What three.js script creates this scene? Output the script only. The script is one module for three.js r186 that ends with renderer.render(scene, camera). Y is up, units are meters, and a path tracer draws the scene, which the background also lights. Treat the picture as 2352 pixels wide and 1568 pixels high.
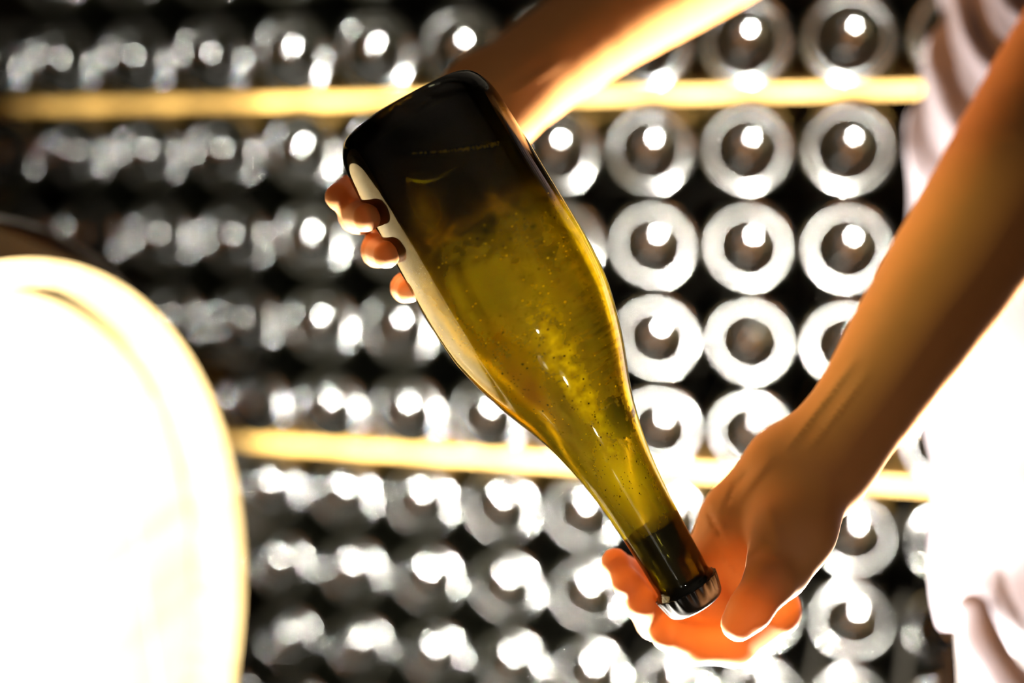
import * as THREE from 'three';
import { mergeGeometries, mergeVertices } from 'three/addons/utils/BufferGeometryUtils.js';
import { RectAreaLightUniformsLib } from 'three/addons/lights/RectAreaLightUniformsLib.js';
import { Brush, Evaluator, SUBTRACTION } from 'three-bvh-csg';
import { ImprovedNoise } from 'three/addons/math/ImprovedNoise.js';

// ---------------------------------------------------------------- camera, lights, exposure
const W = 2352, H = 1568, FOCAL = (H / 2) / Math.tan(THREE.MathUtils.degToRad(13.5));
const EYE = new THREE.Vector3(0, 1.45, 0), PITCH = 0.2957, ROLL = -0.0656;
const scene = new THREE.Scene();
scene.background = new THREE.Color(0, 0, 0);
const camera = new THREE.PerspectiveCamera(27, 1.5, 0.05, 30);
camera.position.copy(EYE);
camera.rotation.set(-PITCH, 0, ROLL, 'YXZ');
camera.updateMatrixWorld(true);
camera.focus = 0.69;
camera.userData.fStop = 2.05;
const renderer = new THREE.WebGLRenderer({ antialias: true });
renderer.toneMapping = THREE.LinearToneMapping;
renderer.toneMappingExposure = 1;
renderer.shadowMap.enabled = true;
RectAreaLightUniformsLib.init();

// a pixel of the photograph and a depth in metres give the place of a thing
const at = (x, y, d) => new THREE.Vector3((x - W / 2) / FOCAL * d, -(y - H / 2) / FOCAL * d, -d).applyMatrix4(camera.matrixWorld);
const toPixel = (v) => { const p = v.clone().applyMatrix4(camera.matrixWorld.clone().invert()); return [W / 2 - p.x / p.z * FOCAL, H / 2 + p.y / p.z * FOCAL, -p.z]; };
const unpitched = (X, Y, Z) => new THREE.Vector3(EYE.x + X, EYE.y + Y, EYE.z - Z);

const LAMPS = {
  key: { at: unpitched(0.2, -0.71, 0.87), to: unpitched(0.2, -0.71 + 0.59, 0.87 - 0.81), size: [0.12, 0.12], power: 1900, color: [1, 0.94, 0.82] },
  low: { at: unpitched(-0.07, -0.92, 0.77), to: unpitched(0.0, -0.92 + 0.52, 0.77 - 0.85), size: [0.16, 0.16], power: 1700, color: [1, 0.94, 0.82] },  // added below the bottle to brighten the fingers and the lees
  side: { at: at(900, -700, 0.70), to: at(2000, 700, 0.77), angle: 21, power: 0.25, color: [1, 0.95, 0.36], penumbra: 0.8 },  // added narrow fill that reaches only the lower forearm
  glint: { at: at(3057, 3952, 0.33), to: at(1300, 930, 0.7), angle: 30, power: 0.03, color: [1, 0.97, 0.9] },
  spark: { at: at(4350, 5930, 0.146), to: at(1300, 930, 0.7), angle: 30, power: 0.03, color: [1, 0.97, 0.9] },
  wall: { at: unpitched(-0.22, -0.74, 0.45), to: unpitched(0.12, -0.48, 1.32), angle: 43, power: 38, color: [1, 0.955, 0.82], penumbra: 1 },  // added spot, coned to light the bottle bases and miss the arms
  corner: { at: unpitched(0.03, -0.36, 0.3), to: unpitched(-0.47, -0.12, 1.52), angle: 19, power: 13, color: [1, 0.96, 0.83], penumbra: 0.6 },  // added to bring highlights to the bottles at the far left
  rear: { at: unpitched(0.04, -1.04, 0.88), to: unpitched(0.02, -0.36, 1.38), angle: 42, power: 11, color: [1, 0.96, 0.83], penumbra: 0.8 },  // added for rim highlights, since the main lamp faces away from the wall
};

// ---------------------------------------------------------------- helpers
let seed = 7;
const rand = () => { seed = (seed * 1664525 + 1013904223) >>> 0; return seed / 4294967296; };
const perlin = new ImprovedNoise();
const fbm = (x, y, z, o = 4) => { let s = 0, a = 0.5; for (let i = 0; i < o; i++, a *= 0.5, x *= 2.03, y *= 2.03, z *= 2.03) s += a * perlin.noise(x, y, z); return s; };
const used = new Map();
function numbered(name) { const n = used.get(name) ?? 0; used.set(name, n + 1); return n ? name + '_' + String(n).padStart(3, '0') : name; }
function shadow(o) { o.traverse((c) => { if (c.isMesh) { c.castShadow = true; c.receiveShadow = true; } }); return o; }
function thing(name, label, category, group) {
  const o = new THREE.Group(); o.name = numbered(name); o.userData = { label, category };
  if (group) o.userData.group = group;
  scene.add(o); return o;
}
function part(parent, name, geometry, material, label) {
  const m = new THREE.Mesh(geometry, material); m.name = name; m.castShadow = m.receiveShadow = true;
  if (label) m.userData.label = label;
  parent.add(m); return m;
}
function structure(name, geometry, material) {
  const m = new THREE.Mesh(geometry, material); m.name = name; m.userData.kind = 'structure'; m.castShadow = m.receiveShadow = true;
  scene.add(m); return m;
}
const std = (o) => new THREE.MeshPhysicalMaterial(o);
const lin = (r, g, b) => new THREE.Color().setRGB(r, g, b);
function noiseTexture(size, fn, srgb) {
  const d = new Uint8Array(size * size * 4);
  for (let y = 0; y < size; y++) for (let x = 0; x < size; x++) {
    const c = fn(x / size, y / size), i = (y * size + x) * 4;
    d[i] = c[0] * 255; d[i + 1] = c[1] * 255; d[i + 2] = c[2] * 255; d[i + 3] = 255;
  }
  const t = new THREE.DataTexture(d, size, size); t.wrapS = t.wrapT = THREE.RepeatWrapping; t.magFilter = THREE.LinearFilter;
  if (srgb) t.colorSpace = THREE.SRGBColorSpace;
  t.needsUpdate = true; return t;
}
const lathe = (pts, seg) => new THREE.LatheGeometry(pts.map(([r, y]) => new THREE.Vector2(r, y)), seg);
// a smooth curve through [along, radius] pairs, sampled finely
function smoothProfile(pairs, n) {
  const c = new THREE.CatmullRomCurve3(pairs.map(([a, r]) => new THREE.Vector3(r, a, 0)), false, 'centripetal');
  return c.getPoints(n).map((p) => [Math.max(p.x, 0), p.y]);
}

// surface of a distance field, meshed by surface nets on blocks near the surface
function meshField(field, lo, hi, cell) {
  const B = 8, nx = Math.ceil((hi.x - lo.x) / cell / B), ny = Math.ceil((hi.y - lo.y) / cell / B), nz = Math.ceil((hi.z - lo.z) / cell / B);
  const S = B + 1, val = new Float32Array(S * S * S), pos = [], index = [], ids = new Map();
  const NX = nx * B + 2, NY = ny * B + 2, key = (x, y, z) => x + NX * (y + NY * z);
  const reach = B * cell * 0.9, quads = [];
  for (let bz = 0; bz < nz; bz++) for (let by = 0; by < ny; by++) for (let bx = 0; bx < nx; bx++) {
    const x0 = lo.x + bx * B * cell, y0 = lo.y + by * B * cell, z0 = lo.z + bz * B * cell, h = B * cell / 2;
    if (Math.abs(field(x0 + h, y0 + h, z0 + h)) > reach * 1.6) continue;
    for (let k = 0, i = 0; k < S; k++) for (let j = 0; j < S; j++) for (let q = 0; q < S; q++, i++) val[i] = field(x0 + q * cell, y0 + j * cell, z0 + k * cell);
    for (let k = 0; k < B; k++) for (let j = 0; j < B; j++) for (let q = 0; q < B; q++) {
      const i = (k * S + j) * S + q, c = [0, 1, S, S + 1, S * S, S * S + 1, S * S + S, S * S + S + 1].map((o) => val[i + o]);
      let m = 0; for (let e = 0; e < 8; e++) if (c[e] < 0) m |= 1 << e;
      if (m === 0 || m === 255) continue;
      let n = 0, px = 0, py = 0, pz = 0;
      for (let a = 0; a < 8; a++) for (const s of [1, 2, 4]) {
        const b = a | s; if (a & s || (c[a] < 0) === (c[b] < 0)) continue;
        const t = c[a] / (c[a] - c[b]);
        px += (a & 1) + (s === 1 ? t : 0); py += ((a >> 1) & 1) + (s === 2 ? t : 0); pz += ((a >> 2) & 1) + (s === 4 ? t : 0); n++;
      }
      const gx = bx * B + q, gy = by * B + j, gz = bz * B + k;
      ids.set(key(gx, gy, gz), pos.length / 3);
      pos.push(x0 + (q + px / n) * cell, y0 + (j + py / n) * cell, z0 + (k + pz / n) * cell);
      if ((c[0] < 0) !== (c[1] < 0)) quads.push([gx, gy, gz, 0, c[0] < 0]);
      if ((c[0] < 0) !== (c[2] < 0)) quads.push([gx, gy, gz, 1, c[0] < 0]);
      if ((c[0] < 0) !== (c[4] < 0)) quads.push([gx, gy, gz, 2, c[0] < 0]);
    }
  }
  for (const [x, y, z, axis, inside] of quads) {
    const [d, e] = [[[0, 1, 0], [0, 0, 1]], [[0, 0, 1], [1, 0, 0]], [[1, 0, 0], [0, 1, 0]]][axis];
    const a = ids.get(key(x, y, z)), b = ids.get(key(x - d[0], y - d[1], z - d[2])), c = ids.get(key(x - d[0] - e[0], y - d[1] - e[1], z - d[2] - e[2])), f = ids.get(key(x - e[0], y - e[1], z - e[2]));
    if (a === undefined || b === undefined || c === undefined || f === undefined) continue;
    if (inside) index.push(a, b, c, a, c, f); else index.push(a, c, b, a, f, c);
  }
  const nrm = new Float32Array(pos.length), e = cell * 0.5;
  for (let i = 0; i < pos.length; i += 3) {
    const [x, y, z] = [pos[i], pos[i + 1], pos[i + 2]];
    const gx = field(x + e, y, z) - field(x - e, y, z), gy = field(x, y + e, z) - field(x, y - e, z), gz = field(x, y, z + e) - field(x, y, z - e), l = Math.hypot(gx, gy, gz) || 1;
    nrm[i] = gx / l; nrm[i + 1] = gy / l; nrm[i + 2] = gz / l;
  }
  const g = new THREE.BufferGeometry();
  g.setAttribute('position', new THREE.BufferAttribute(new Float32Array(pos), 3));
  g.setAttribute('normal', new THREE.BufferAttribute(nrm, 3));
  g.setIndex(index); return g;
}
// tapered capsule; flat squeezes it along a direction
function bone(a, b, ra, rb, flat, k = 1) {
  const ba = b.clone().sub(a), L2 = Math.max(ba.lengthSq(), 1e-9);
  return (x, y, z) => {
    let px = x - a.x, py = y - a.y, pz = z - a.z;
    if (flat) { const t0 = (px * ba.x + py * ba.y + pz * ba.z) / L2, d = (px - t0 * ba.x) * flat.x + (py - t0 * ba.y) * flat.y + (pz - t0 * ba.z) * flat.z, s = d * (1 / k - 1); px += flat.x * s; py += flat.y * s; pz += flat.z * s; }
    const t = Math.min(1, Math.max(0, (px * ba.x + py * ba.y + pz * ba.z) / L2));
    return (Math.hypot(px - t * ba.x, py - t * ba.y, pz - t * ba.z) - (ra + (rb - ra) * t)) * (flat ? Math.min(1, k * 1.15) : 1);
  };
}
function smin(a, b, k) { const h = Math.max(k - Math.abs(a - b), 0) / k; return Math.min(a, b) - h * h * k * 0.25; }
function chain(pts, flat, k) { // pts: [x, y, depth, radius in px]
  const v = pts.map(([x, y, d]) => at(x, y, d)), r = pts.map(([, , d, q]) => q * d / FOCAL), out = [];
  for (let i = 0; i + 1 < pts.length; i++) out.push(bone(v[i], v[i + 1], r[i], r[i + 1], flat, k));
  return out;
}
function limb(pts) { // a chain resampled along a smooth curve, so that its outline has no kinks
  const cr = (a, b, c, d, t) => 0.5 * (2 * b + (c - a) * t + (2 * a - 5 * b + 4 * c - d) * t * t + (3 * b - a - 3 * c + d) * t * t * t), out = [];
  for (let i = 0; i + 1 < pts.length; i++) for (let k = 0; k < 6; k++) { const [a, b, c, d] = [pts[Math.max(0, i - 1)], pts[i], pts[i + 1], pts[Math.min(pts.length - 1, i + 2)]]; out.push([0, 1, 2, 3].map((q) => cr(a[q], b[q], c[q], d[q], k / 6))); }
  out.push(pts[pts.length - 1]);
  const list = chain(out);
  return (x, y, z) => { let d = 1e3; for (const f of list) d = smin(d, f(x, y, z), 0.006); return d; };
}
const blend = (list, k) => (x, y, z) => { let d = 1e3; for (const f of list) d = smin(d, f(x, y, z), k); return d; };

// ---------------------------------------------------------------- lamps
function areaLamp(name, label, o) {
  const t = thing(name, label, 'lamp');
  const p = o.at, q = o.to;
  t.position.copy(p); t.lookAt(q);
  const [w, h] = o.size, housing = std({ color: lin(0.03, 0.03, 0.03), roughness: 0.5 });
  const shell = new THREE.BoxGeometry(w + 0.03, h + 0.03, 0.04); shell.translate(0, 0, -0.024);
  part(t, 'housing', shell, housing);
  const face = new THREE.PlaneGeometry(w, h); face.translate(0, 0, 0.0);
  part(t, 'diffuser', face, std({ color: lin(0.8, 0.8, 0.8), emissive: lin(...o.color), emissiveIntensity: 1 }));
  const light = new THREE.RectAreaLight(lin(...o.color), o.power, w, h);
  light.name = name + '_glow'; light.position.set(0, 0, 0.004); light.rotation.y = Math.PI; t.add(light);
  return t;
}
areaLamp('unseen_lamp', 'larger square work lamp at the lower right, shining up at the arms and shirt', LAMPS.key);
areaLamp('unseen_lamp', 'added unseen square lamp under the bottle, shining up at the fingers', LAMPS.low);
function spotLamp(name, label, o) {
  const t = thing(name, label, 'lamp'), p = o.at, q = o.to;
  t.position.copy(p); t.lookAt(q);
  part(t, 'lamp_shade', lathe([[0.0, -0.05], [0.014, -0.05], [0.018, -0.03], [0.03, 0.004], [0.031, 0.004], [0.019, -0.032], [0.015, -0.053], [0, -0.053]], 32).rotateX(Math.PI / 2), std({ color: lin(0.04, 0.04, 0.04), roughness: 0.5 }));
  part(t, 'bulb', new THREE.SphereGeometry(0.011, 16, 12).translate(0, 0, -0.012), std({ color: lin(0.8, 0.8, 0.8), emissive: lin(...o.color), emissiveIntensity: 2 }));
  const light = new THREE.SpotLight(lin(...o.color), o.power, 0, THREE.MathUtils.degToRad(o.angle), o.penumbra ?? 0.6, 2);
  light.name = name + '_glow'; light.position.set(0, 0, 0.006); light.target.position.set(0, 0, 1); light.shadow.radius = 0.6; t.add(light, light.target);
  return t;
}
spotLamp('unseen_spot', 'added small warm spot above the frame, shining across to the lower forearm', LAMPS.side);
spotLamp('unseen_spot', 'added unseen spot low in front of the bottle wall, shining up at the bottle bases', LAMPS.wall);
spotLamp('unseen_spot', 'tiny dim spot lamp at the lower right, glinting on the held bottle', LAMPS.glint);
spotLamp('unseen_spot', 'added unseen spot low near the bottle wall, shining steeply up the bottle bases', LAMPS.rear);
spotLamp('unseen_spot', 'added unseen spot beneath the camera, shining past the barrel at the far bottles', LAMPS.corner);
spotLamp('unseen_spot', 'tiny dim spot lamp lowest beside the camera, glinting on the held bottle', LAMPS.spark);

// ---------------------------------------------------------------- the wall of bottles
const YAW = 0.3455, PITCHX = 0.0905, U = new THREE.Vector3(-Math.cos(YAW), 0, -Math.sin(YAW)), N = new THREE.Vector3(-Math.sin(YAW), 0, Math.cos(YAW));
const ROWS = [-0.1257 + 0.0915, -0.1257, -0.2227, -0.3138, -0.4057, -0.4989, -0.5984, -0.6902, -0.784, -0.876];
const CORNER = unpitched(0.3092, 0, 1.2515);
const spot = (c, r) => CORNER.clone().addScaledVector(U, c * PITCHX - (r >= 6 ? 0.0067 : 0)).setY(EYE.y + ROWS[r]);
const inBarrel = (x, y) => ((x - 60) / 480) ** 2 + ((y - 1310) / 700) ** 2 < 1;
const glassDark = std({ color: lin(0.0022, 0.0023, 0.0013), roughness: 0.125, ior: 2.2, specularIntensity: 1.4 });
const glassPunt = std({ color: lin(0.0022, 0.0023, 0.0013), roughness: 0.1, ior: 2.1, specularIntensity: 1.2 });
const ringDust = std({ color: lin(0.008, 0.0076, 0.006), roughness: 0.18, ior: 1.85 });
const bodyGeo = lathe(smoothProfile([[0.012, 0.042], [0.03, 0.0421], [0.13, 0.0421], [0.17, 0.039], [0.205, 0.027], [0.235, 0.0185], [0.262, 0.0155], [0.29, 0.0145]], 26), 40);
const rimGeo = lathe([[0.0421, 0.016], ...[...Array(11)].map((_, i) => { const a = i / 10 * Math.PI * 0.94; return [0.0352 + Math.cos(a) * 0.0069, 0.0085 - Math.sin(a) * 0.0085]; })], 56);
const ringGeo = (() => {   // the stippled bearing ring: small beads moulded round the base
  const g = new THREE.TorusGeometry(0.0335, 0.0024, 10, 240), P = g.attributes.position;
  for (let i = 0; i < P.count; i++) {
    const x = P.getX(i), y = P.getY(i), a = Math.atan2(y, x), k = 0.62 + 0.38 * Math.abs(Math.cos(a * 30)), r = Math.hypot(x, y), q = (0.0335 + (r - 0.0335) * k) / r;
    P.setXYZ(i, x * q, y * q, P.getZ(i) * k * 0.27 + 0.0002);
  }
  g.computeVertexNormals(); return g;
})();
const puntGeo = lathe([...Array(15)].map((_, i) => { const a = Math.PI / 2 * (1 - i / 14); return [0.0282 * Math.sin(a), 0.008 + 0.0275 * Math.cos(a)]; }), 56);
for (const g of [bodyGeo, rimGeo, puntGeo]) g.rotateX(-Math.PI / 2);   // bottle axis along -z, base towards +z
const rowName = ['in the topmost visible row', 'in the row resting on the upper shelf', 'in the first row under the upper shelf', 'in the second row under the upper shelf', 'in the third row under the upper shelf', 'in the row resting on the lower shelf', 'in the first row under the lower shelf', 'in the second row under the lower shelf', 'in the third row under the lower shelf', 'in the lowest row'];
const ordinal = ['', 'first', 'second', 'third', 'fourth', 'fifth', 'sixth', 'seventh', 'eighth', 'ninth', 'tenth', 'eleventh', 'twelfth', 'thirteenth', 'fourteenth'];
let bottleProto = null;
for (let r = 0; r < ROWS.length; r++) for (let c = -1; c < 13; c++) {
  const p = spot(c, r), [x, y] = toPixel(p);
  if (y < -125 || y > 1690 || x < -60 || x > 2262 || inBarrel(x, y) || (x > 2240 && y > 800)) continue;
  const label = `dark wine bottle, ${ordinal[c + 2]} from the right ${rowName[r]}`;
  let b;
  if (!bottleProto) {
    b = bottleProto = thing('wine_bottle', label, 'bottle', 'wine bottles stacked on the cellar wall');
    part(b, 'glass_body', bodyGeo, glassDark); part(b, 'base_rim', rimGeo, glassDark); part(b, 'base_ring', ringGeo, ringDust, 'dusty pale stippled base ring'); part(b, 'punt', puntGeo, glassPunt, 'dark hollow punt');
  } else { b = bottleProto.clone(); b.name = numbered('wine_bottle'); b.userData = { ...bottleProto.userData, label }; scene.add(b); }
  b.position.copy(p); b.rotation.set(0, -YAW, rand() * 6.28, 'YXZ');
}

// shelves, and the room
const woodTex = noiseTexture(256, (u, v) => { const g = 0.5 + 0.5 * Math.sin((v * 16 + 1.6 * fbm(u * 2, v * 6, 3)) * 6.283), n = 0.5 + fbm(u * 4, v * 90, 1, 3); const k = 0.72 + 0.16 * g + 0.16 * n; return [k * 0.95, k * 0.76, k * 0.42].map((q) => Math.min(1, q)); }, true);
const wood = std({ color: lin(1, 1, 1), map: woodTex, roughness: 0.6 });
function shelf(r0, r1, label) {
  const y = (ROWS[r0] + ROWS[r1]) / 2, t = thing('wooden_shelf', label, 'shelf');
  const mid = CORNER.clone().addScaledVector(U, 0.5).setY(EYE.y + y);
  t.position.copy(mid); t.rotation.y = -YAW;
  const g = new THREE.BoxGeometry(2.2, 0.0106, 0.26); g.translate(0, 0, -0.144);
  part(t, 'board', g, wood);
  return t;
}
shelf(1, 2, 'upper bright wooden shelf board running between the bottle rows at the top');
shelf(5, 6, 'lower bright wooden shelf board running between the bottle rows behind the hand');
const stone = std({ color: lin(0.035, 0.03, 0.024), roughness: 0.95 });
const box = (sx, sy, sz, x, y, z) => { const g = new THREE.BoxGeometry(sx, sy, sz); g.translate(x, y, z); return g; };
structure('floor', box(5, 0.1, 5, 0, -0.05, 0), stone);
structure('ceiling', box(5, 0.1, 5, 0, 2.65, 0), stone);
structure('wall_left', box(0.1, 2.6, 5, -2.45, 1.3, 0), stone);
structure('wall_right', box(0.1, 2.6, 5, 2.45, 1.3, 0), stone);
structure('wall_front', box(5, 2.6, 0.1, 0, 1.3, 2.45), stone);
{ const g = box(5.4, 2.6, 0.1, 0, 0, 0), m = structure('wall_back', g, stone); m.position.copy(CORNER.clone().addScaledVector(N, -0.4)).setY(1.3); m.rotation.y = -YAW; }

// ---------------------------------------------------------------- the barrel
{
  const t = thing('wine_barrel', 'pale brightly lit wooden barrel head at the left edge, in front of the bottle wall', 'barrel');
  const yaw = 1.204, R = 0.27;
  t.position.copy(unpitched(-0.325, -0.449, 0.822));
  t.rotation.y = Math.PI / 2 - (Math.PI / 2 - yaw);       // local +z looks along the head's normal
  const paleTex = noiseTexture(256, (u, v) => { const n = fbm(u * 3, v * 40, 1, 4), k = 0.95 + 0.08 * n; return [k * 0.6, k * (0.52 + 0.04 * n), k * (0.36 + 0.08 * n)].map((q) => Math.min(1, q)); }, true);
  const oak = std({ map: paleTex, color: lin(0.95, 0.95, 0.95), roughness: 0.55 });
  const staves = 26;
  for (let i = 0; i < staves; i++) {   // each stave bulges along its length
    const a0 = i / staves * 2 * Math.PI, a1 = (i + 0.985) / staves * 2 * Math.PI, pos = [], idx = [], uv = [], n = 9, m = 4;
    for (const inner of [0, 1]) for (let j = 0; j <= n; j++) for (let k = 0; k <= m; k++) {
      const z = -0.7 * j / n, s = 4 * (j / n) * (1 - j / n), a = a0 + (a1 - a0) * k / m;
      let rr = R + 0.06 * s - (inner ? 0.028 : 0);
      if (!inner && j === 0) rr -= 0.006; if (inner && j === 0) rr += 0.004;
      pos.push(Math.cos(a) * rr, Math.sin(a) * rr, z); uv.push(z * 2, a * R * 2);
    }
    const row = m + 1, half = (n + 1) * row, q = (a, b, c, d) => idx.push(a, b, c, a, c, d);
    for (let j = 0; j < n; j++) for (let k = 0; k < m; k++) { const a = j * row + k; q(a, a + row, a + row + 1, a + 1); q(a + half, a + half + 1, a + half + row + 1, a + half + row); }
    for (let k = 0; k < m; k++) { q(k, k + 1, k + 1 + half, k + half); const a = n * row + k; q(a, a + half, a + half + 1, a + 1); }
    for (let j = 0; j < n; j++) for (const k of [0, m]) { const a = j * row + k; k ? q(a, a + row, a + row + half, a + half) : q(a, a + half, a + half + row, a + row); }
    let g = new THREE.BufferGeometry(); g.setAttribute('position', new THREE.Float32BufferAttribute(pos, 3)); g.setAttribute('uv', new THREE.Float32BufferAttribute(uv, 2)); g.setIndex(idx);
    g = g.toNonIndexed(); g.computeVertexNormals();
    part(t, 'stave', g, oak);
  }
  const planks = 7, rh = R - 0.026;
  for (let i = 0; i < planks; i++) {   // upright head boards
    const x0 = -rh + 2 * rh * i / planks + 0.0006, x1 = -rh + 2 * rh * (i + 1) / planks - 0.0006, sh = new THREE.Shape(), cap = (x) => Math.sqrt(Math.max(0, rh * rh - x * x));
    const pts = []; for (let k = 0; k <= 8; k++) { const x = x0 + (x1 - x0) * k / 8; pts.push([x, cap(x)]); }
    for (let k = 8; k >= 0; k--) { const x = x0 + (x1 - x0) * k / 8; pts.push([x, -cap(x)]); }
    pts.forEach(([x, y], k) => k ? sh.lineTo(x, y) : sh.moveTo(x, y));
    const g = new THREE.ExtrudeGeometry(sh, { depth: 0.016, bevelEnabled: true, bevelSize: 0.001, bevelThickness: 0.001, bevelSegments: 1, steps: 1 });
    g.translate(0, 0, -0.052); part(t, 'head_board', g, oak);
  }
  const iron = std({ color: lin(0.12, 0.11, 0.1), metalness: 0.9, roughness: 0.45 });
  for (const z of [-0.06, -0.17, -0.53, -0.64]) {
    const s = 4 * (-z / 0.7) * (1 + z / 0.7), rr = R + 0.06 * s + 0.001;
    part(t, 'hoop', lathe([[rr, -0.018], [rr + 0.002, -0.018], [rr + 0.003, 0.018], [rr + 0.001, 0.018], [rr, -0.018]], 64).rotateX(Math.PI / 2).translate(0, 0, z), iron);
  }
}

// ---------------------------------------------------------------- the held bottle
{
  const BD = 0.70, ang = THREE.MathUtils.degToRad(59.6), PX = BD / FOCAL;
  const onAxis = (a) => { const n = 683, c = Math.cos(THREE.MathUtils.degToRad(59.75)), s = Math.sin(THREE.MathUtils.degToRad(59.75)); return [a * c + n * s, a * s - n * c]; };
  const base = at(...onAxis(679), BD - 0.006), tip = at(...onAxis(2050), BD + 0.006);
  const t = thing('champagne_bottle', 'olive glass champagne bottle held neck down between both hands, cloudy yellow wine inside', 'bottle');
  t.position.copy(base); t.quaternion.setFromUnitVectors(new THREE.Vector3(0, 1, 0), tip.clone().sub(base).normalize());
  const prof = [[692, 128], [681, 142], [680, 152], [684, 163], [697, 176], [718, 187], [745, 194], [790, 198], [850, 200], [906, 201], [1018, 203.5], [1130, 206], [1186, 204], [1242, 199.5], [1298, 188], [1354, 172.5], [1410, 153.5], [1466, 131.5], [1522, 112], [1578, 97.5], [1634, 86.5], [1690, 79.5], [1746, 74.5], [1802, 71], [1858, 69], [1914, 68], [1944, 67.5], [1950, 71], [1960, 74.5], [1972, 74.5], [1980, 71.5], [1984, 66]].map(([a, r]) => [(a - 679) * PX, r * PX]);
  const outer = smoothProfile(prof, 150), top = outer[outer.length - 1], e0 = top[1];
  const punt = smoothProfile([[0.036, 0], [0.035, 0.006], [0.029, 0.014], [0.018, 0.021], [0.008, 0.025], [0.0029, 0.0272]], 16);
  const shift = 0.0022, inner = [];
  const innerPairs = [[0.0405, 0], [0.0395, 0.007], [0.033, 0.0165], [0.02, 0.0255], [0.012, 0.0315], [0.0095, 0.0355], [0.012, 0.0385], [0.02, 0.0392], [0.0365, 0.0394]];
  for (const [a, r] of prof) if (a > 0.04 && a < 0.262) innerPairs.push([a, r - shift]);
  innerPairs.push([0.27, 0.0098], [top[1], 0.0095]);
  const cavity = smoothProfile(innerPairs, 120);
  const shell = [...punt, ...outer, ...cavity.slice().reverse()];
  const glass = std({ color: lin(1, 1, 1), roughness: 0, transmission: 1, ior: 1.5, thickness: 0.004, attenuationColor: lin(0.6, 0.49, 0.025), attenuationDistance: 0.006, specularIntensity: 1 });
  part(t, 'glass', lathe(shell, 128), glass);
  { // added sheet that darkens the thick base, shade painted to fade towards the shoulder
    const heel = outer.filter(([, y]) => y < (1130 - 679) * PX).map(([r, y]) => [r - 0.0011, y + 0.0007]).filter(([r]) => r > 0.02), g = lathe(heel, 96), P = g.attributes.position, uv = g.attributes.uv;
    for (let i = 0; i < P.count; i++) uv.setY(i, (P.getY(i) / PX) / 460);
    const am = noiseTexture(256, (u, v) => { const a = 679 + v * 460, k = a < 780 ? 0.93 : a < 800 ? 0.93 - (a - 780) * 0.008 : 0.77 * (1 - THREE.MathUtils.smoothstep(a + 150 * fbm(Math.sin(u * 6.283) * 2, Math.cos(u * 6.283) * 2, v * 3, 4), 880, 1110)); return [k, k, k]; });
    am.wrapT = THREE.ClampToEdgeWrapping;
    part(t, 'base_shade_sheet', g, std({ color: lin(0.006, 0.005, 0.002), roughness: 1, specularIntensity: 0, transparent: true, alphaMap: am, side: THREE.DoubleSide }), 'added sheet shading the thick glass of the base');
  }
  // wine: the cavity, cut by a level surface a little below the base
  const wineMat = std({ color: lin(1, 1, 1), roughness: 0.16, transmission: 1, ior: 1.34, thickness: 0.05, attenuationColor: lin(0.97, 0.93, 0.05), attenuationDistance: 0.085 });
  const grown = cavity.map(([r, y]) => [r + 0.0003, y]);
  const wineEnd = 0.284, wp = [[0, 0.0405 - 0.0002]].concat(grown.filter(([r, y]) => y < wineEnd)).concat([[0.0098, wineEnd], [0, wineEnd]]);
  const up = new THREE.Vector3(0, 1, 0).applyQuaternion(t.quaternion.clone().invert());      // level, in the bottle's own axes
  const levelAt = new THREE.Vector3(0, 0.0185, 0);
  const wineBrush = new Brush(mergeVertices(lathe(wp, 128))), air = new Brush(new THREE.BoxGeometry(0.3, 0.1, 0.3));
  air.quaternion.setFromUnitVectors(new THREE.Vector3(0, 1, 0), up); air.position.copy(levelAt).addScaledVector(up, 0.05);
  wineBrush.updateMatrixWorld(); air.updateMatrixWorld();
  const wineGeo = new Evaluator().evaluate(wineBrush, air, SUBTRACTION).geometry; wineGeo.clearGroups();
  part(t, 'wine', wineGeo, wineMat, 'cloudy yellow wine');
  const across = up.clone().addScaledVector(new THREE.Vector3(0, 1, 0), -up.y).normalize(), side = new THREE.Vector3(0, 1, 0).cross(across);
  const radiusAt = (y) => { let r = 0; for (let i = 1; i < cavity.length; i++) if (cavity[i - 1][1] <= y && cavity[i][1] >= y) r = Math.max(r, cavity[i - 1][0] + (cavity[i][0] - cavity[i - 1][0]) * (y - cavity[i - 1][1]) / Math.max(1e-9, cavity[i][1] - cavity[i - 1][1])); return r; };
  const inside = (y, phi, depth) => { const r = radiusAt(y) - depth; return new THREE.Vector3(0, y, 0).addScaledVector(across, -Math.cos(phi) * r).addScaledVector(side, Math.sin(phi) * r); };
  { // foam along the edge of the wine
    const foam = [], toEye = EYE.clone().sub(base).applyQuaternion(t.quaternion.clone().invert()).setY(0).normalize(), right = new THREE.Vector3(0, 1, 0).cross(toEye), s0 = Math.sign(right.clone().applyQuaternion(t.quaternion).x) || 1;
    for (let k = 0; k < 130; k++) {
      const q = Math.pow(rand(), 0.6), phi = (-0.25 + 1.0 * q) * s0, r = 0.0416, d = toEye.clone().multiplyScalar(Math.cos(phi) * r).addScaledVector(right, Math.sin(phi) * r);
      d.y = levelAt.y - (d.x * up.x + d.z * up.z) / up.y + (rand() - 0.5) * 0.0016 * q;
      const m = new THREE.SphereGeometry(0.00022 + 0.0006 * rand() * q, 8, 6); m.translate(d.x, d.y, d.z); foam.push(m);
    }
    part(t, 'foam', mergeGeometries(foam), std({ color: lin(0.9, 0.62, 0.06), roughness: 0.15, metalness: 0.5 }), 'golden foam at the edge of the wine').userData.kind = 'stuff';
  }
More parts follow.
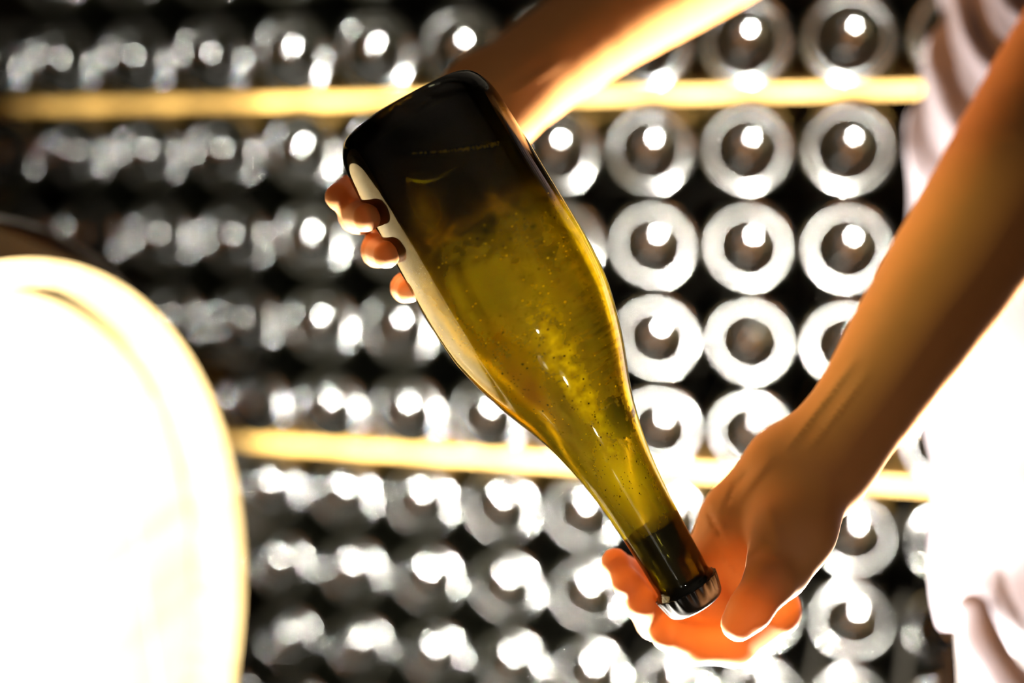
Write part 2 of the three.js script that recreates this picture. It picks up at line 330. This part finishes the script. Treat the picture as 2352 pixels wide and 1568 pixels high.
  { // cloudy lees inside the glass, towards the eye; shade and glow painted in
    const toEye = EYE.clone().sub(base).applyQuaternion(t.quaternion.clone().invert()).setY(0).normalize();
    const right = new THREE.Vector3(0, 1, 0).cross(toEye); // photo's right of the neck-down bottle
    const sgn = Math.sign(right.clone().applyQuaternion(t.quaternion).dot(new THREE.Vector3(1, 0.6, 0))) || 1; right.multiplyScalar(sgn);
    const A0 = 735, A1 = 1830, FW = 384, FH = 1024, sm = THREE.MathUtils.smoothstep, data = new Uint8Array(FW * FH * 4);
    const blob = (a, u, ca, cu, wa, wu) => Math.exp(-(((a - ca) / wa) ** 2) - ((u - cu) / wu) ** 2);
    for (let j = 0; j < FH; j++) for (let i = 0; i < FW; i++) {
      const a = A0 + (A1 - A0) * (j + 0.5) / FH, phi = (-0.5 + (i + 0.5) / FW) * Math.PI, u = Math.sin(phi);
      const n1 = fbm(a * 0.012, phi * 2.2, 1.3, 5), n2 = fbm(a * 0.05, phi * 6, 7.7, 4), st = fbm(a * 0.09, phi * 1.6 + a * 0.002, 4.2, 4), fine = fbm(a * 0.3, phi * 30, 2.2, 2);
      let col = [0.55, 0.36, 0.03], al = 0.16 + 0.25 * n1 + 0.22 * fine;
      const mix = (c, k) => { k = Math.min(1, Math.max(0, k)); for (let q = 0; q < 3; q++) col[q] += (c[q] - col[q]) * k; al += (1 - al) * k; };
      mix([0.004, 0.003, 0.001], (1 - sm(a + 150 * n1 + 70 * n2, 980, 1150)) * (0.97 - 0.6 * blob(a, u, 910, -0.4, 45, 0.13)));  // dark top painted in for the shaded hand behind the bottle
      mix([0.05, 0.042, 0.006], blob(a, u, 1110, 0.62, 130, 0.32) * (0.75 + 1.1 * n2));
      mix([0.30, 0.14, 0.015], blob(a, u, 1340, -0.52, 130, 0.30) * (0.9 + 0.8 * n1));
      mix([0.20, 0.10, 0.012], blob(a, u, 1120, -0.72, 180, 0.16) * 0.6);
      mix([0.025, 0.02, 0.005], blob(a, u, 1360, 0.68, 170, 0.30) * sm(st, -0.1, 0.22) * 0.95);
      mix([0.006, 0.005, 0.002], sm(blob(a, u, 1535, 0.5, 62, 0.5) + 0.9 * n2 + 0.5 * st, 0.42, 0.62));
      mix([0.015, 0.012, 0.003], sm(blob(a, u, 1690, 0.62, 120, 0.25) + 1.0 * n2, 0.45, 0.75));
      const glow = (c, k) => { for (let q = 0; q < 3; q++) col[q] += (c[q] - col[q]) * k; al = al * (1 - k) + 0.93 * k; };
      glow([0.96, 0.84, 0.02], blob(a, u, 1380, 0.1, 190, 0.26) * (0.8 + n2)); glow([0.96, 0.84, 0.02], blob(a, u, 1690, -0.05, 115, 0.7));  // bright yellow painted in for light coming through the wine
      const o = (j * FW + i) * 4; for (let q = 0; q < 3; q++) data[o + q] = 255 * Math.pow(col[q], 1 / 2.2); data[o + 3] = 255 * Math.min(1, Math.max(0, al));
    }
    for (let k = 0; k < 900; k++) { // specks
      const i = rand() * FW | 0, j = (0.25 + 0.65 * rand()) * FH | 0, r = rand() < 0.12 ? 2 : 1, light = rand() < 0.25;
      for (let y = -r; y <= r; y++) for (let x = -r; x <= r; x++) if (x * x + y * y <= r * r) { const o = (Math.min(FH - 1, Math.max(0, j + y)) * FW + Math.min(FW - 1, Math.max(0, i + x))) * 4; const c = light ? [235, 205, 70] : [70, 45, 8]; for (let q = 0; q < 3; q++) data[o + q] = c[q]; data[o + 3] = 215; }
    }
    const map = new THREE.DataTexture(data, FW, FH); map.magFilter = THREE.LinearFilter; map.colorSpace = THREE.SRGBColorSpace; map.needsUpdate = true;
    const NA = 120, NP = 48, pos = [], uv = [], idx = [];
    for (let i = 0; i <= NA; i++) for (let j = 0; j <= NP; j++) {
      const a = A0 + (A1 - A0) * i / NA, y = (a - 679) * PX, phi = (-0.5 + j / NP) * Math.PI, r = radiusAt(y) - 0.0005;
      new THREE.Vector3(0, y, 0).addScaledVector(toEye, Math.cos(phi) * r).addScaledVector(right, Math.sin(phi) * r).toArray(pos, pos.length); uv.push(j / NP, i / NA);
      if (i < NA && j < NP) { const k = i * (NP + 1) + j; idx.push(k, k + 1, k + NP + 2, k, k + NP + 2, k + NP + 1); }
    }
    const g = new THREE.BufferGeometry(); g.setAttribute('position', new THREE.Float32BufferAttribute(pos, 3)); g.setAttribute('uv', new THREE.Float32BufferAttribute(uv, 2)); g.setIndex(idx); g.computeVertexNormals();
    part(t, 'lees_and_light_film', g, std({ map, transparent: true, roughness: 1, specularIntensity: 0, transmission: 0.95, thickness: 0, side: THREE.DoubleSide }), 'cloudy brown lees inside the glass, with dark top and yellow glow painted in');
    // the plug of lees gathered in the neck above the cap
    const plug = cavity.filter(([, y]) => y > (1795 - 679) * PX && y < e0 - 0.001).map(([r, y]) => [r - 0.0002, y]);
    part(t, 'lees_plug', lathe([[0, plug[0][1] - 0.005], [plug[0][0] * 0.55, plug[0][1] - 0.0035], ...plug, [0, plug[plug.length - 1][1]]], 48), std({ color: lin(0.03, 0.018, 0.01), roughness: 0.9 }), 'dark plug of lees in the neck');
  }
  // crown cap
  const capMat = std({ color: lin(0.013, 0.011, 0.009), metalness: 0.7, roughness: 0.32 });
  const e = top[1], cp = smoothProfile([[e - 0.006, 0.0163], [e - 0.004, 0.0162], [e + 0.001, 0.0155], [e + 0.0035, 0.0148], [e + 0.005, 0.0135], [e + 0.0058, 0.011], [e + 0.006, 0]], 30);
  const g = lathe([[0.0145, e - 0.0055], ...cp], 168), P = g.attributes.position;
  for (let i = 0; i < P.count; i++) { const x = P.getX(i), y = P.getY(i), z = P.getZ(i), a = Math.atan2(z, x), w = THREE.MathUtils.clamp((e + 0.0025 - y) / 0.008, 0, 1) * (Math.hypot(x, z) > 0.0146 ? 1 : 0), k = 1 + 0.05 * w * (0.5 + 0.5 * Math.cos(a * 21)); P.setX(i, x * k); P.setZ(i, z * k); }
  g.computeVertexNormals();
  part(t, 'crown_cap', g, capMat, 'dark crimped metal crown cap');
}

// ---------------------------------------------------------------- the person
{
  const t = thing('person', 'person in a pale mauve shirt reaching in from the right with bare forearms', 'person');
  const view = new THREE.Vector3(0, 0, -1).applyQuaternion(camera.quaternion);
  const arms = [
    limb([[2480, -760, 1.0, 170], [1880, -280, 0.99, 140], [1643, -103, 0.96, 125], [1361, 71, 0.9, 111], [1119, 247, 0.84, 106]]),
    limb([[3000, -420, 0.98, 190], [2640, -60, 0.92, 168], [2470, 165, 0.88, 166], [2243, 532, 0.81, 146], [2134, 701, 0.78, 130], [2064, 808, 0.76, 117], [1975, 945, 0.74, 103], [1893, 1051, 0.73, 93]]),
    ...chain([[2480, -760, 1.0, 200], [2720, -760, 1.0, 250], [3000, -420, 0.98, 220]]),
    ...chain([[2720, -760, 1.0, 250], [2680, 400, 1.02, 330], [2740, 1500, 1.04, 330]]),
  ];
  const rightPalm = chain([[1119, 247, 0.83, 100], [1020, 380, 0.80, 110], [1000, 500, 0.795, 80]], view, 0.55);
  const leftPalm = [
    ...chain([[1893, 1051, 0.73, 92], [1800, 1075, 0.725, 74], [1700, 1190, 0.735, 72], [1640, 1270, 0.745, 62]]),
    ...chain([[1850, 1100, 0.735, 85], [1740, 1330, 0.75, 85]]),
    ...chain([[1860, 1120, 0.715, 80], [1826, 1220, 0.70, 74], [1785, 1310, 0.695, 66]]),
  ];
  const fingersR = [
    chain([[960, 400, 0.79, 42], [850, 425, 0.765, 38], [805, 440, 0.735, 35], [778, 452, 0.715, 32]]),
    chain([[960, 460, 0.79, 44], [845, 480, 0.765, 40], [818, 495, 0.725, 38], [842, 500, 0.675, 33]]),
    chain([[985, 530, 0.79, 42], [890, 560, 0.765, 38], [868, 575, 0.725, 36], [888, 585, 0.68, 32]]),
    chain([[1010, 600, 0.79, 38], [950, 650, 0.765, 34], [932, 660, 0.73, 32], [940, 668, 0.70, 29]]),
  ];
  const fingersL = [
    chain([[1785, 1310, 0.695, 64], [1770, 1330, 0.685, 58], [1722, 1400, 0.675, 48], [1695, 1432, 0.675, 40]]),
    chain([[1775, 1400, 0.735, 66], [1690, 1478, 0.745, 50], [1590, 1480, 0.737, 43], [1530, 1455, 0.72, 38]]),
    chain([[1720, 1370, 0.755, 60], [1590, 1455, 0.757, 46], [1505, 1425, 0.737, 42], [1475, 1385, 0.715, 37]]),
    chain([[1670, 1310, 0.755, 54], [1550, 1400, 0.757, 44], [1465, 1372, 0.737, 40], [1440, 1338, 0.715, 35]]),
    chain([[1630, 1270, 0.75, 50], [1500, 1335, 0.75, 40], [1430, 1312, 0.735, 36], [1413, 1290, 0.72, 32]]),
  ];
  const core = blend([...arms, ...rightPalm, ...leftPalm], 0.018);
  const fingers = [...fingersR, ...fingersL].map((f) => blend(f, 0.004));
  const boxes = [...fingersR, ...fingersL];
  // creases (hollow, +) and tendons or knuckles (raised, -) along short lines of the hands
  const lines = [[1625, 1172, 1664, 1250, 5, 0.0014], [1690, 1105, 1668, 1165, 6, 0.0009], [1665, 1190, 1672, 1225, 5, 0.0008], [1720, 1080, 1690, 1120, 7, 0.0007], [1640, 1240, 1700, 1330, 7, 0.0010],
    [1815, 1020, 1960, 830, 10, -0.0013], [1770, 1050, 1700, 1140, 13, -0.0011], [1860, 1030, 1990, 860, 9, -0.0007], [1760, 1150, 1800, 1290, 16, -0.0012], [1722, 1385, 1740, 1365, 6, 0.0007], [1712, 1375, 1732, 1352, 5, 0.0005], [1300, 130, 1180, 215, 12, -0.0010]];
  const inv = camera.matrixWorld.clone().invert(), tmp = new THREE.Vector3();
  const relief = (x, y, z) => {
    tmp.set(x, y, z).applyMatrix4(inv); const px = W / 2 - tmp.x / tmp.z * FOCAL, py = H / 2 + tmp.y / tmp.z * FOCAL; let e = 0;
    for (const [x0, y0, x1, y1, w, h] of lines) { const dx = x1 - x0, dy = y1 - y0, u = Math.min(1, Math.max(0, ((px - x0) * dx + (py - y0) * dy) / (dx * dx + dy * dy))), q = ((px - x0 - u * dx) ** 2 + (py - y0 - u * dy) ** 2) / (w * w); if (q < 6) e += h * Math.exp(-q) * Math.sin(Math.PI * (0.12 + 0.76 * u)); }
    return e + 0.0003 * perlin.noise(x * 45, y * 45, z * 45);
  };
  const field = (x, y, z) => { let d = core(x, y, z); for (const f of fingers) { const e = f(x, y, z); if (e < d + 0.02) d = smin(d, e, 0.005); } return Math.abs(d) < 0.008 ? d + relief(x, y, z) : d; };
  const lo = new THREE.Vector3(-0.12, 0.85, -1.25), hi = new THREE.Vector3(0.75, 1.75, -0.55);
  const skin = std({ color: lin(0.56, 0.24, 0.075), roughness: 0.62, specularIntensity: 0.6, transmission: 0.1, thickness: 0 });
  const bodyGeo2 = meshField(field, lo, hi, 0.0024);
  { // thin fingers let more light through than the arms do
    const P = bodyGeo2.attributes.position, uv = new Float32Array(P.count * 2);
    for (let i = 0; i < P.count; i++) { const x = P.getX(i), y = P.getY(i), z = P.getZ(i); let f = 1; for (const q of fingers) f = Math.min(f, q(x, y, z)); const c = core(x, y, z); uv[i * 2] = 0.25 + 0.5 * THREE.MathUtils.smoothstep(c - f, 0, 0.02); uv[i * 2 + 1] = 0.5; }
    bodyGeo2.setAttribute('uv', new THREE.BufferAttribute(uv, 2));
    const tm = new THREE.DataTexture(new Uint8Array([40, 40, 40, 255, 255, 255, 255, 255]), 2, 1); tm.magFilter = THREE.LinearFilter; tm.needsUpdate = true;
    skin.transmissionMap = tm; skin.transmission = 0.25;
  }
  part(t, 'body', bodyGeo2, skin);
  // shirt
  const torso = blend(chain([[2600, -320, 1.0, 400], [2600, -60, 1.0, 402], [2600, 70, 1.0, 402], [2600, 170, 1.0, 444], [2600, 250, 1.0, 462], [2600, 340, 1.0, 488], [2600, 440, 1.0, 484], [2600, 850, 1.0, 450], [2600, 1270, 1.0, 428], [2600, 1400, 1.0, 418], [2600, 1620, 1.0, 360]]), 0.012);
  const tail = blend(chain([[2235, 1400, 0.93, 40], [2262, 1500, 0.92, 36], [2320, 1585, 0.91, 40], [2420, 1660, 0.91, 45]]), 0.02);
  const shirtField = (x, y, z) => {
    let d = torso(x, y, z); if (d > 0.05) return Math.min(d * 0.7, tail(x, y, z));
    const n = fbm(x * 7, y * 7, z * 7, 2), s = x * 0.8 + y * 0.62 + z * 0.25, k = THREE.MathUtils.smoothstep(y, 1.2, 1.34), w = Math.sin(s * 165 + n * 9);
    d -= 0.010 * k * Math.sign(w) * Math.abs(w) ** 1.4 * (0.65 + n) + 0.004 * n + (1 - k) * 0.002 * Math.sin((x * 0.5 - y) * 60 + n * 8);
    const [px, py] = toPixel(new THREE.Vector3(x, y, z)), hem = 1440 + 60 * THREE.MathUtils.smoothstep(px, 2225, 2330);
    d = Math.max(d, (py - hem) * 0.0003);
    return smin(d * 0.7, tail(x, y, z), 0.006);
  };
  const shirt = std({ color: lin(0.105, 0.09, 0.108), roughness: 0.9, sheen: 0.3, sheenRoughness: 0.6, sheenColor: lin(0.5, 0.45, 0.5) });
  part(t, 'shirt', meshField(shirtField, new THREE.Vector3(0.15, 0.7, -1.3), new THREE.Vector3(0.8, 1.8, -0.72), 0.0042), shirt);
  const legs = blend(chain([[2600, 1380, 1.0, 395], [2600, 1560, 1.0, 360], [2640, 2400, 1.0, 360]]), 0.02);
  part(t, 'trousers', meshField(legs, new THREE.Vector3(0.15, 0.45, -1.3), new THREE.Vector3(0.8, 1.2, -0.6), 0.008), std({ color: lin(0.03, 0.022, 0.022), roughness: 0.9 }));
  { // fine hairs along the forearms
    const hair = [], base = new THREE.ConeGeometry(0.00011, 1, 3, 1, true).translate(0, 0.5, 0), m = new THREE.Matrix4(), q = new THREE.Quaternion(), v = new THREE.Vector3();
    const grow = (pts, count, from, to) => { for (let k = 0; k < count; k++) {
      const f = rand() * (pts.length - 1), i = Math.min(pts.length - 2, f | 0), w = f - i, P = [0, 1, 2, 3].map((c) => pts[i][c] * (1 - w) + pts[i + 1][c] * w), along = new THREE.Vector2(pts[i + 1][0] - pts[i][0], pts[i + 1][1] - pts[i][1]).normalize();
      const th = from + (to - from) * rand(), out = camR.clone().multiplyScalar(-along.y * Math.cos(th)).addScaledVector(camU, -along.x * Math.cos(th)).addScaledVector(view, -Math.sin(th)).normalize();
      const fwd = camR.clone().multiplyScalar(along.x).addScaledVector(camU, -along.y), p = at(P[0], P[1], P[2]).addScaledVector(out, P[3] * P[2] / FOCAL * 0.97);
      const dir = out.clone().multiplyScalar(0.5 + 0.5 * rand()).addScaledVector(fwd, 0.6 + 0.5 * rand()).addScaledVector(camU, 0.4 * (rand() - 0.5)).normalize();
      m.compose(p, q.setFromUnitVectors(new THREE.Vector3(0, 1, 0), dir), v.set(1, 0.006 + 0.009 * rand(), 1)); hair.push(base.clone().applyMatrix4(m));
    } };
    const camR = new THREE.Vector3(1, 0, 0).applyQuaternion(camera.quaternion), camU = new THREE.Vector3(0, 1, 0).applyQuaternion(camera.quaternion);
    grow([[2470, 165, 0.88, 163], [2243, 532, 0.81, 144], [2134, 701, 0.78, 128], [2064, 808, 0.76, 115], [1975, 945, 0.74, 101]], 900, Math.PI - 0.7, Math.PI + 0.5);
    grow([[1643, -103, 0.96, 125], [1361, 71, 0.9, 110], [1200, 180, 0.86, 106]], 300, -0.6, 0.6);
    part(t, 'arm_hair', mergeGeometries(hair), std({ color: lin(0.6, 0.38, 0.2), roughness: 0.6 })).userData.kind = 'stuff';
  }
}
scene.traverse((o) => { if (o.isLight) o.castShadow = true; });
renderer.render(scene, camera);
